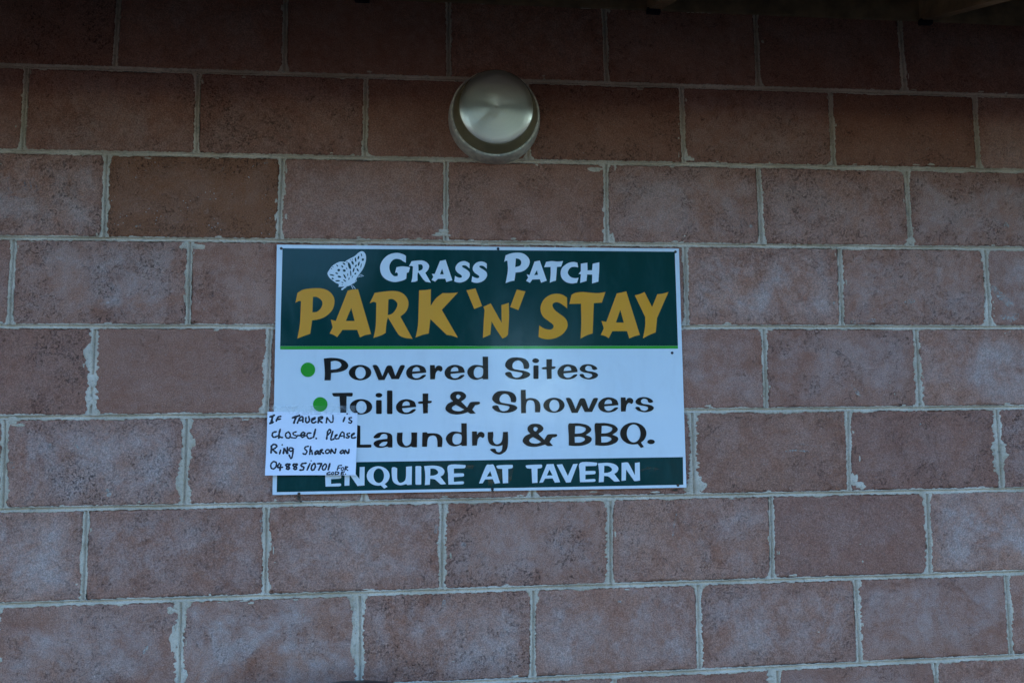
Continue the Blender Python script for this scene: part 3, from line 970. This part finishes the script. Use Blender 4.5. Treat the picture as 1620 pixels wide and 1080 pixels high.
g_s = ['1480,215 1440,225 1412,210 1400,180 1355,165 1318,185 1315,220 1350,240 1420,250 1475,270 1495,300 1465,335 1390,358 1320,352 1260,330 1232,298 1245,283 1285,285 1315,325 1365,338 1410,315 1405,285 1360,270 1290,258 1245,235 1235,200 1270,160 1330,143 1400,148 1460,175 1485,205']
g_amp = ['925,375* 850,378 810,355* 740,378 650,390 560,375 500,330 495,285 530,235 600,200* 565,160 565,110 605,72 670,60 740,72 785,115 775,160 715,205* 800,290* 840,220* 870,210 970,208 985,225 970,245 915,258* 875,320*', '675,105 708,125 700,150 675,170 648,150 648,120', '640,250* 760,320* 700,342 620,335 585,305 600,275']
BLK = lambda C, org, dx=0.0, dy=0.0: letter(C, org, 9.0, M_black, sign, dx, dy)
C1, C2, C3 = (470, 560), (630, 560), (780, 560)
letter([ell(155, 222, 103, 103)], C1, 9.0, M_lime, sign, name='bullet')
letter([ell(150, 246, 103, 103)], (490, 612), 9.0, M_lime, sign, name='bullet')
letter([ell(486, 695, 11.4, 11.4)], (0, 0), 1.0, M_lime, sign, name='bullet')
BLK(['380,62* 480,52 600,62 690,100 728,160 700,215 620,250 485,268* 478,372* 390,372* 395,250', '480,105* 540,95 600,110 632,150 610,190 560,212 480,222*'], C1)
BLK(g_o, C1); BLK(g_w, C1); BLK(g_e, C2); BLK(g_r, C2); BLK(g_e, C2, dx=547 / 9); BLK(g_d, C2)
BLK(g_S, C3); BLK([ell(607, 93, 48, 33), rrect(575, 160, 648, 352, 12)], C3); BLK(g_t, C3); BLK(g_e, C2, dx=239.4, dy=-0.8); BLK(g_s, C3)
D1, D2, D3, D4 = (490, 612), (650, 612), (770, 612), (890, 612)
BLK(['325,85 470,82 605,82 612,110 600,132 525,132* 520,385* 437,385* 425,132* 345,132 325,110'], D1)
BLK([ell(730, 280, 160, 110), ell(735, 285, 76, 88)], D1)
BLK([ell(985, 115, 48, 32), rrect(945, 185, 1025, 382, 14)], D1)
BLK([rrect(1100, 48, 1178, 384, 14)], D1)
BLK(g_e, C2, dx=-16.0, dy=54.2); BLK(g_t, C3, dx=-195.8, dy=54.2); BLK(g_amp, D2); BLK(g_S, C3, dx=-20.4, dy=52.9)
BLK(['485,40* 555,38* 558,170* 620,155 700,170 750,215 765,280 758,358* 688,358* 688,270 670,205 625,185 580,200 560,260 560,370* 490,372*'], D3)
BLK([ell(958, 258, 151, 107), ell(963, 262, 72, 83)], D3)
BLK(g_w, C1, dx=305.6, dy=51.8); BLK(g_e, C2, dx=303.9, dy=51.4); BLK(g_r, C2, dx=301.8, dy=51.0); BLK(g_s, C3, dx=88.3, dy=51.9)
E1, E2, E3 = (555, 662), (690, 662), (870, 662)
BLK(['60,100 135,100* 135,368* 285,368 293,385 285,408 60,410*'], E1)
BLK(['330,275 325,255 380,205 450,192 530,200 580,225 592,280 592,408* 540,408 520,395* 440,412 370,405 328,370 330,335 380,305 450,292 518,285* 520,240 490,215 440,225 410,265 375,278', '518,325* 450,335 405,375 425,390 480,385 518,350'], E1)
BLK(['660,198* 738,195* 735,320 765,375 800,385 845,360 862,300 862,195* 945,195* 942,405* 885,405 860,392* 790,410 710,395 665,350 655,280'], E1)
BLK(['1020,195* 1080,192 1095,208* 1160,205 1240,215 1295,260 1305,320 1298,402* 1235,402* 1230,300 1205,250 1160,238 1110,260 1092,310 1085,398* 1015,398*'], E1)
BLK(g_d, C2, dx=-33.8, dy=105.2); BLK(g_r, C2, dx=66.5, dy=104.8)
BLK(['735,190* 810,185* 815,230 810,310 840,355 880,362 925,335 945,280 952,188* 1022,185* 1025,300 1015,410 980,470 910,508 840,495 780,455 770,432 810,425 845,430 860,465 900,475 935,445 945,375* 880,390 800,380 755,345 735,280'], E2)
BLK(g_amp, D2, dx=122.2, dy=51.1)
g_B = ['262,80 330,65 420,65 530,90 588,145 570,190 510,230* 580,260 595,300 560,345 470,380 360,388 268,380* 268,250', '360,105* 430,105 505,130 500,175 440,205 355,212*', '352,258* 430,255 490,275 495,305 440,335 355,342*']
BLK(g_B, E3); BLK(g_B, E3, dx=377 / 9, dy=-0.4)
q = BLK([ell(1187, 210, 187, 157), ell(1192, 208, 98, 128)], E3)
link('letter_tail', glyph_mesh('letter_tail', ['1235,338* 1290,325* 1310,360* 1338,400* 1295,415*'], E3, 9.0, V2 + 0.0002), M_black, q)
BLK([ell(1440, 328, 53, 33)], E3)

# bottom line, white on green
F0, F1, F2, F3 = (500, 724), (650, 724), (780, 724), (910, 724)
WHT = lambda C, org, dx=0.0, dy=0.0: letter(C, org, 9.0, M_wvinyl, foot, dx, dy)
g_E = ['540,102 770,100 780,120 760,145 612,150* 612,220* 740,218 757,235 745,262 612,272* 612,340* 740,332 757,350 740,372 535,378* 530,240']
g_R = ['190,115* 330,108 430,130 478,180 465,235 420,265* 500,370* 430,375 400,355 340,305 275,295* 270,380* 200,385* 205,250', '278,150* 340,155 385,190 380,225 330,248 275,252*']
g_T = ['1225,108 1440,98 1452,118 1440,145 1385,155* 1385,355* 1310,360* 1300,155* 1235,148']
WHT(g_E, F1, dx=-194.3, dy=3.2)
WHT(['410,130* 490,130* 618,300* 622,128* 692,125* 690,390* 590,398* 478,235* 475,392* 405,395*'], F0)
q = WHT([ell(885, 255, 163, 138), ell(893, 252, 75, 103)], F0)
link('letter_tail', glyph_mesh('letter_tail', ['905,372* 960,352* 1018,410* 970,435*'], F0, 9.0, V2 + 0.0002), M_wvinyl, q)
WHT(['1078,145 1115,130 1155,145* 1155,290 1180,345 1220,350 1265,320 1280,260 1282,125* 1365,118* 1362,380* 1300,385* 1285,370* 1200,388 1120,360 1085,300'], F0)
WHT([rrect(1415, 115, 1498, 380, 14)], F0)
WHT(g_R, F1); WHT(g_E, F1)
WHT(['1075,105 1130,95 1180,100 1270,355* 1195,365* 1165,300* 1055,305* 1025,358* 970,362*', '1130,185* 1155,262* 1080,265*'], F1)
WHT(g_T, F1); WHT(g_T, F1, dx=46.4, dy=-0.4)
WHT(['765,90* 860,85* 955,345* 880,350* 848,290* 740,295* 710,348* 658,352*', '803,165* 848,248* 765,250*'], F2)
WHT(['905,95* 985,88* 1065,255* 1140,88* 1205,82* 1105,345* 1040,350*'], F2)
WHT(g_E, F1, dx=208.1, dy=-3.8); WHT(g_R, F1, dx=275.0, dy=-4.4)
WHT(['660,68* 740,62 765,85 850,245* 850,70* 918,62* 922,320* 845,328 825,305 725,165* 720,318* 660,325*'], F3)

# screws, with rust runs where the photograph shows them
for px, py, dark in ((445, 393, 0), (788, 393.6, 1), (1068.5, 398.5, 0), (1063.3, 558, 1), (473, 780.5, 0), (779, 773, 1), (1072.5, 767, 0)):
    X, Z = at(px, py, SY)
    me = lathe_mesh('screw', ((0.0, 0.0034), (0.0012, 0.0033), (0.0020, 0.0024), (0.0022, 0.0010), (0.0016, 0.0006)), 20)
    link('screw', me, M_screw if not dark else M_dark, sign, (X, SY - 0.0001, Z))


def blot(name, px, py, rx, ry, y, mat, parent, seed):
    r = np.random.default_rng(seed)
    n = 26
    k = 1 + 0.45 * r.uniform(-1, 1, n)
    k = (k + np.roll(k, 1)) / 2
    pts = [(px + rx * k[i] * math.cos(2 * math.pi * i / n), py + ry * k[i] * math.sin(2 * math.pi * i / n)) for i in range(n)]
    return link(name, glyph_mesh(name, [pts], (0, 0), 1.0, y, thick=0.0002), mat, parent)


blot('rust_stain', 1067.5, 774.5, 4.0, 1.8, -0.0018, M_rust, sign, 1)
blot('rust_stain', 473, 787.5, 2.6, 4.0, -0.0018, M_rust, sign, 2)
blot('rust_stain', 476, 793, 1.8, 2.0, -0.0018, M_rust, sign, 5)
blot('rust_stain', 779.5, 776.5, 2.0, 1.6, SY - 0.0001, M_rust, sign, 3)

SM = NT('painted_reflection')  # brown reflections in the footer's gloss, painted as faint patches
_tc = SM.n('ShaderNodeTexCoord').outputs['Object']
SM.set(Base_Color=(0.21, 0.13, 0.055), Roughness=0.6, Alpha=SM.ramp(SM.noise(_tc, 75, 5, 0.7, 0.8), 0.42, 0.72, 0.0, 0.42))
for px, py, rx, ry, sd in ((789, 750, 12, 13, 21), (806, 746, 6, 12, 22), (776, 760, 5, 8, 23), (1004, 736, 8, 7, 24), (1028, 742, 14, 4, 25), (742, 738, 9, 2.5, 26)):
    blot('reflection_blot', px, py, rx, ry, V1 - 0.00002, SM.m, foot, sd)

# ------------------------------------------------------------------ handwritten note taped over the sign's lower corner
NY = SY - 0.0030
nq = [at(423.2, 650.8, NY), at(565.6, 653.0, NY), at(563.2, 751.0, NY), at(420.6, 751.2, NY)]
nx = sum(p[0] for p in nq) / 4
note = empty('paper_note', (nx, NY, nq[3][1]))
tag(note, 'small white paper note with black handwriting taped over the lower corner of the sign', 'note')


def curl(x, z):
    t = min(1.2, max(0.0, (nq[0][1] - z) / (nq[0][1] - nq[3][1])))
    s = (x - nq[0][0]) / (nq[1][0] - nq[0][0])
    return 0.0095 * t ** 2.4 * (0.35 + 0.65 * abs(2 * s - 1) ** 1.6) + 0.0006 * math.sin(s * 9 + 2 * t) * t


sheet('paper', nq, NY, NY + 0.0003, M_paper, note, 16, lift=curl)
NA, NB, NS = (415, 640), (415, 695), 10.125
l12 = [([(120, 195), (195, 165)], 1.1), ([(165, 180), (145, 290)], 1.3), ([(118, 300), (178, 275)], 1.2), ([(222, 265), (250, 200), (300, 185)], 1), ([(230, 237), (295, 226)], 1),
       ([(480, 210), (600, 170)], 1.2), ([(540, 190), (505, 295)], 1.2), ([(560, 295), (605, 205), (648, 195), (650, 280)], 1), ([(580, 255), (655, 245)], .9), ([(700, 200), (695, 262), (722, 285), (755, 250), (742, 185)], 1),
       ([(852, 205), (800, 225), (790, 270), (820, 290), (862, 270)], 1), ([(800, 248), (848, 226)], .8), ([(895, 290), (905, 200)], 1.1), ([(895, 213), (950, 190), (965, 212), (912, 245), (962, 287)], 1),
       ([(1025, 290), (1037, 200)], 1), ([(1037, 203), (1060, 235), (1100, 280), (1132, 262), (1130, 165)], .8), ([(1322, 200), (1295, 272)], 1.1), ([(1355, 145)], 1.1), ([(1432, 205), (1393, 212), (1397, 240), (1432, 262), (1415, 292), (1380, 280)], .9),
       ([(228, 430), (175, 445), (160, 490), (190, 520), (242, 500)], 1), ([(288, 390), (270, 470), (265, 535)], 1.1), ([(255, 500), (300, 520), (328, 522)], 1), ([(422, 432), (375, 465), (385, 522), (430, 530), (450, 480), (422, 432)], .9),
       ([(548, 430), (495, 450), (503, 480), (552, 500), (532, 530), (450, 520)], .8), ([(565, 492), (640, 488), (682, 460), (650, 440), (618, 480), (640, 520), (692, 490)], 1), ([(782, 452), (730, 455), (715, 500), (750, 540), (805, 522)], .9), ([(852, 390), (820, 522)], 1.1), ([(860, 540)], 1.3),
       ([(1030, 552), (1048, 425)], 1), ([(1045, 430), (1080, 392), (1096, 430), (1050, 482)], .9), ([(1132, 420), (1098, 553), (1150, 545)], 1), ([(1160, 515), (1202, 482), (1172, 490), (1170, 540), (1216, 540)], .9), ([(1222, 545), (1270, 442), (1308, 455), (1312, 530)], .9), ([(1250, 502), (1310, 495)], .8),
       ([(1402, 455), (1360, 465), (1362, 490), (1396, 505), (1370, 530), (1340, 520)], .9), ([(1478, 452), (1432, 480), (1440, 530), (1500, 520)], 1), ([(1440, 492), (1476, 466)], .8)]
l34 = [([(145, 215), (150, 100)], 1.1), ([(145, 105), (190, 75), (236, 100), (205, 140), (160, 155)], 1), ([(165, 155), (236, 216)], 1.1), ([(297, 165), (280, 230)], 1), ([(318, 85)], 1), ([(340, 225), (352, 140)], 1.1), ([(352, 142), (408, 222)], 1.2), ([(410, 222), (402, 118)], 1),
       ([(502, 148), (452, 130), (432, 168), (470, 185), (500, 150)], .9), ([(500, 150), (482, 268), (460, 300), (430, 240)], .9), ([(742, 105), (690, 120), (682, 150), (716, 185), (690, 235), (650, 220)], .9), ([(776, 108), (760, 237)], 1), ([(762, 205), (790, 172), (802, 237)], .9),
       ([(888, 175), (850, 200), (850, 235), (890, 210), (897, 180), (907, 235)], 1), ([(927, 237), (933, 165)], 1), ([(933, 168), (968, 160), (942, 190), (988, 222)], 1), ([(1040, 160), (1015, 185), (1030, 220), (1070, 205), (1070, 165), (1040, 160)], .9), ([(1097, 222), (1107, 150)], 1), ([(1107, 152), (1160, 218), (1180, 145)], 1),
       ([(1275, 175), (1250, 200), (1265, 220), (1302, 200), (1297, 170), (1275, 175)], 1), ([(1317, 226), (1332, 165)], 1), ([(1332, 167), (1377, 222), (1392, 155)], 1),
       ([(190, 345), (150, 385), (150, 445), (190, 465), (226, 430), (232, 370), (195, 348)], .9), ([(282, 375), (250, 440), (332, 440)], 1), ([(302, 395), (290, 492)], 1), ([(447, 390), (385, 395), (395, 425), (435, 442), (430, 470), (395, 465), (410, 430), (452, 395)], 1.05), ([(562, 390), (500, 395), (510, 425), (550, 442), (545, 472), (510, 467), (525, 432), (567, 395)], 1.05),
       ([(708, 375), (640, 385), (625, 420), (666, 440), (655, 480), (600, 485)], 1), ([(767, 380), (720, 487)], 1), ([(780, 340)], .8), ([(837, 375), (795, 420), (790, 478), (825, 482), (852, 430), (840, 375)], 1), ([(880, 385), (957, 380)], 1), ([(955, 382), (905, 487)], 1), ([(1012, 385), (970, 430), (970, 475), (1005, 477), (1032, 420), (1014, 385)], .9), ([(1087, 380), (1060, 482)], 1.1),
       ([(1205, 490), (1225, 420), (1277, 410)], .75), ([(1215, 455), (1258, 448)], .65), ([(1282, 442), (1268, 480), (1300, 484), (1310, 450), (1282, 442)], .6), ([(1328, 490), (1338, 425)], .7), ([(1338, 428), (1376, 436), (1342, 458), (1376, 490)], .6),
       ([(1092, 515), (1050, 530), (1042, 553), (1095, 553)], .7), ([(1125, 522), (1108, 548), (1140, 553), (1152, 525), (1125, 520)], .6), ([(1180, 510), (1172, 556)], .7), ([(1180, 512), (1228, 522), (1222, 545), (1174, 556)], .7), ([(1278, 510), (1266, 556)], .75), ([(1276, 514), (1325, 510)], .65), ([(1272, 534), (1305, 531)], .6), ([(1266, 556), (1312, 553)], .65), ([(1335, 550)], .8)]
link('handwriting', stroke_mesh('handwriting', l12, NY, org=NA, sc=NS, width=2.6, lift=curl), M_ink, note)
link('handwriting', stroke_mesh('handwriting', l34, NY, org=NB, sc=NS, width=2.6, lift=curl), M_ink, note)
TP = NT('clear_tape')
_tc = TP.n('ShaderNodeTexCoord').outputs['Object']
TP.set(Base_Color=(0.80, 0.80, 0.78), Roughness=0.25, Alpha=TP.ramp(TP.noise(_tc, 40, 5, 0.6, 1.0), 0.45, 0.72, 0.02, 0.20))
tp = sheet('clear_tape', [at(430, 642, NY - 0.0006), at(577, 641, NY - 0.0006), at(576, 656, NY - 0.0006), at(430, 655, NY - 0.0006)], NY - 0.0007, NY - 0.0005, TP.m, note, 6)

# ------------------------------------------------------------------ round wall lamp
lx, lz = at(781.6, 190.2)
R0 = 72.0 * (at(782.6, 190.2)[0] - at(781.6, 190.2)[0])
k = R0 / 72.0
lamp = empty('wall_lamp', (lx, 0, lz))
tag(lamp, 'round metal wall lamp with a brushed silver disc above the sign', 'lamp')


def LP(n, prof, m):
    me = lathe_mesh(n, prof)
    for vv in me.vertices:                              # the cover hangs a little forward at the top
        d = -vv.co.y
        if d > 0.047: vv.co.y -= vv.co.z * math.tan(math.radians(4.2)) * min(1.0, (d - 0.047) / 0.034)
    return link(n, me, m, lamp, (lx, 0, lz))



LP('base', ((-0.004, R0), (0.012, R0), (0.036, 0.972 * R0), (0.043, 68.6 * k), (0.0455, 67.6 * k), (0.0455, 62 * k)), M_base)
LP('shade', ((0.040, 65.5 * k), (0.0475, 65.2 * k), (0.055, 63.6 * k), (0.074, 58.8 * k), (0.0800, 57.4 * k), (0.0815, 56.6 * k), (0.0815, 50 * k)), M_skirt)
LP('disc', ((0.0800, 55.9 * k), (0.0830, 55.7 * k), (0.0838, 55.0 * k), (0.0850, 44 * k), (0.0872, 24 * k), (0.0888, 4 * k), (0.0886, 3.0 * k), (0.0882, 2.0 * k), (0.0881, 0.0)), M_spun)
# broken bead of old paint round the rim
r = np.random.default_rng(5)
a = 0.0
while a < 2 * math.pi:
    ln = r.uniform(0.12, 0.75)
    gap = r.uniform(0.02, 0.22)
    v, f = [], []
    n = max(4, int(ln / 0.025))
    for i in range(n + 1):
        t = a + ln * i / n
        w = 0.0019 * (1 + 0.4 * math.sin(i * 2.1)) * (0.4 if i in (0, n) else 1)
        for rr, dd in ((65.4 * k, 0.0452), (66.2 * k, 0.0452 + w), (67.2 * k, 0.0460 + w * 0.6), (68.2 * k, 0.0448)):
            v.append((rr * math.cos(t), -dd, rr * math.sin(t)))
    for i in range(n):
        for q_ in range(3): f.append((i * 4 + q_, i * 4 + q_ + 1, i * 4 + q_ + 5, i * 4 + q_ + 4))
    me = smooth(mesh_from('paint_bead', v, f))
    link('paint_bead', me, M_chip, lamp, (lx, 0, lz))
    a += ln + gap

# ------------------------------------------------------------------ black bin whose lid just reaches into view under the wall
by = -0.24
bx, bz = at(548, 1098, by)
bin_ = empty('rubbish_bin', (bx, by, 0))
tag(bin_, 'black plastic bin with a domed lid standing on the ground below the sign', 'bin')


def vlathe(name, prof, n=64):
    v, f = [], []
    for z, rr in prof:
        for i in range(n):
            t = 2 * math.pi * i / n
            v.append((rr * math.cos(t), rr * math.sin(t), z))
    for q_ in range(len(prof) - 1):
        for i in range(n):
            j = (i + 1) % n
            f.append((q_ * n + i, q_ * n + j, (q_ + 1) * n + j, (q_ + 1) * n + i))
    f.append([i for i in range(n)][::-1])
    f.append([(len(prof) - 1) * n + i for i in range(n)])
    return smooth(mesh_from(name, v, f))


link('bin_body', vlathe('bin_body', ((0.0, 0.155), (0.03, 0.16), (bz - 0.10, 0.195), (bz - 0.092, 0.200), (bz - 0.075, 0.200))), M_bin, bin_, (bx, by, 0))
lid = link('lid', vlathe('lid', ((bz - 0.085, 0.208), (bz - 0.060, 0.206), (bz - 0.045, 0.195), (bz - 0.022, 0.150), (bz - 0.007, 0.095), (bz - 0.0015, 0.055), (bz, 0.02))), M_bin, bin_, (bx, by, 0))
for s in (-1, 1):
    link('handle', box_mesh('handle', s * 0.215 - 0.012, s * 0.215 + 0.012, -0.05, 0.05, bz - 0.16, bz - 0.13, 0.005), M_bin, bin_, (bx, by, 0))
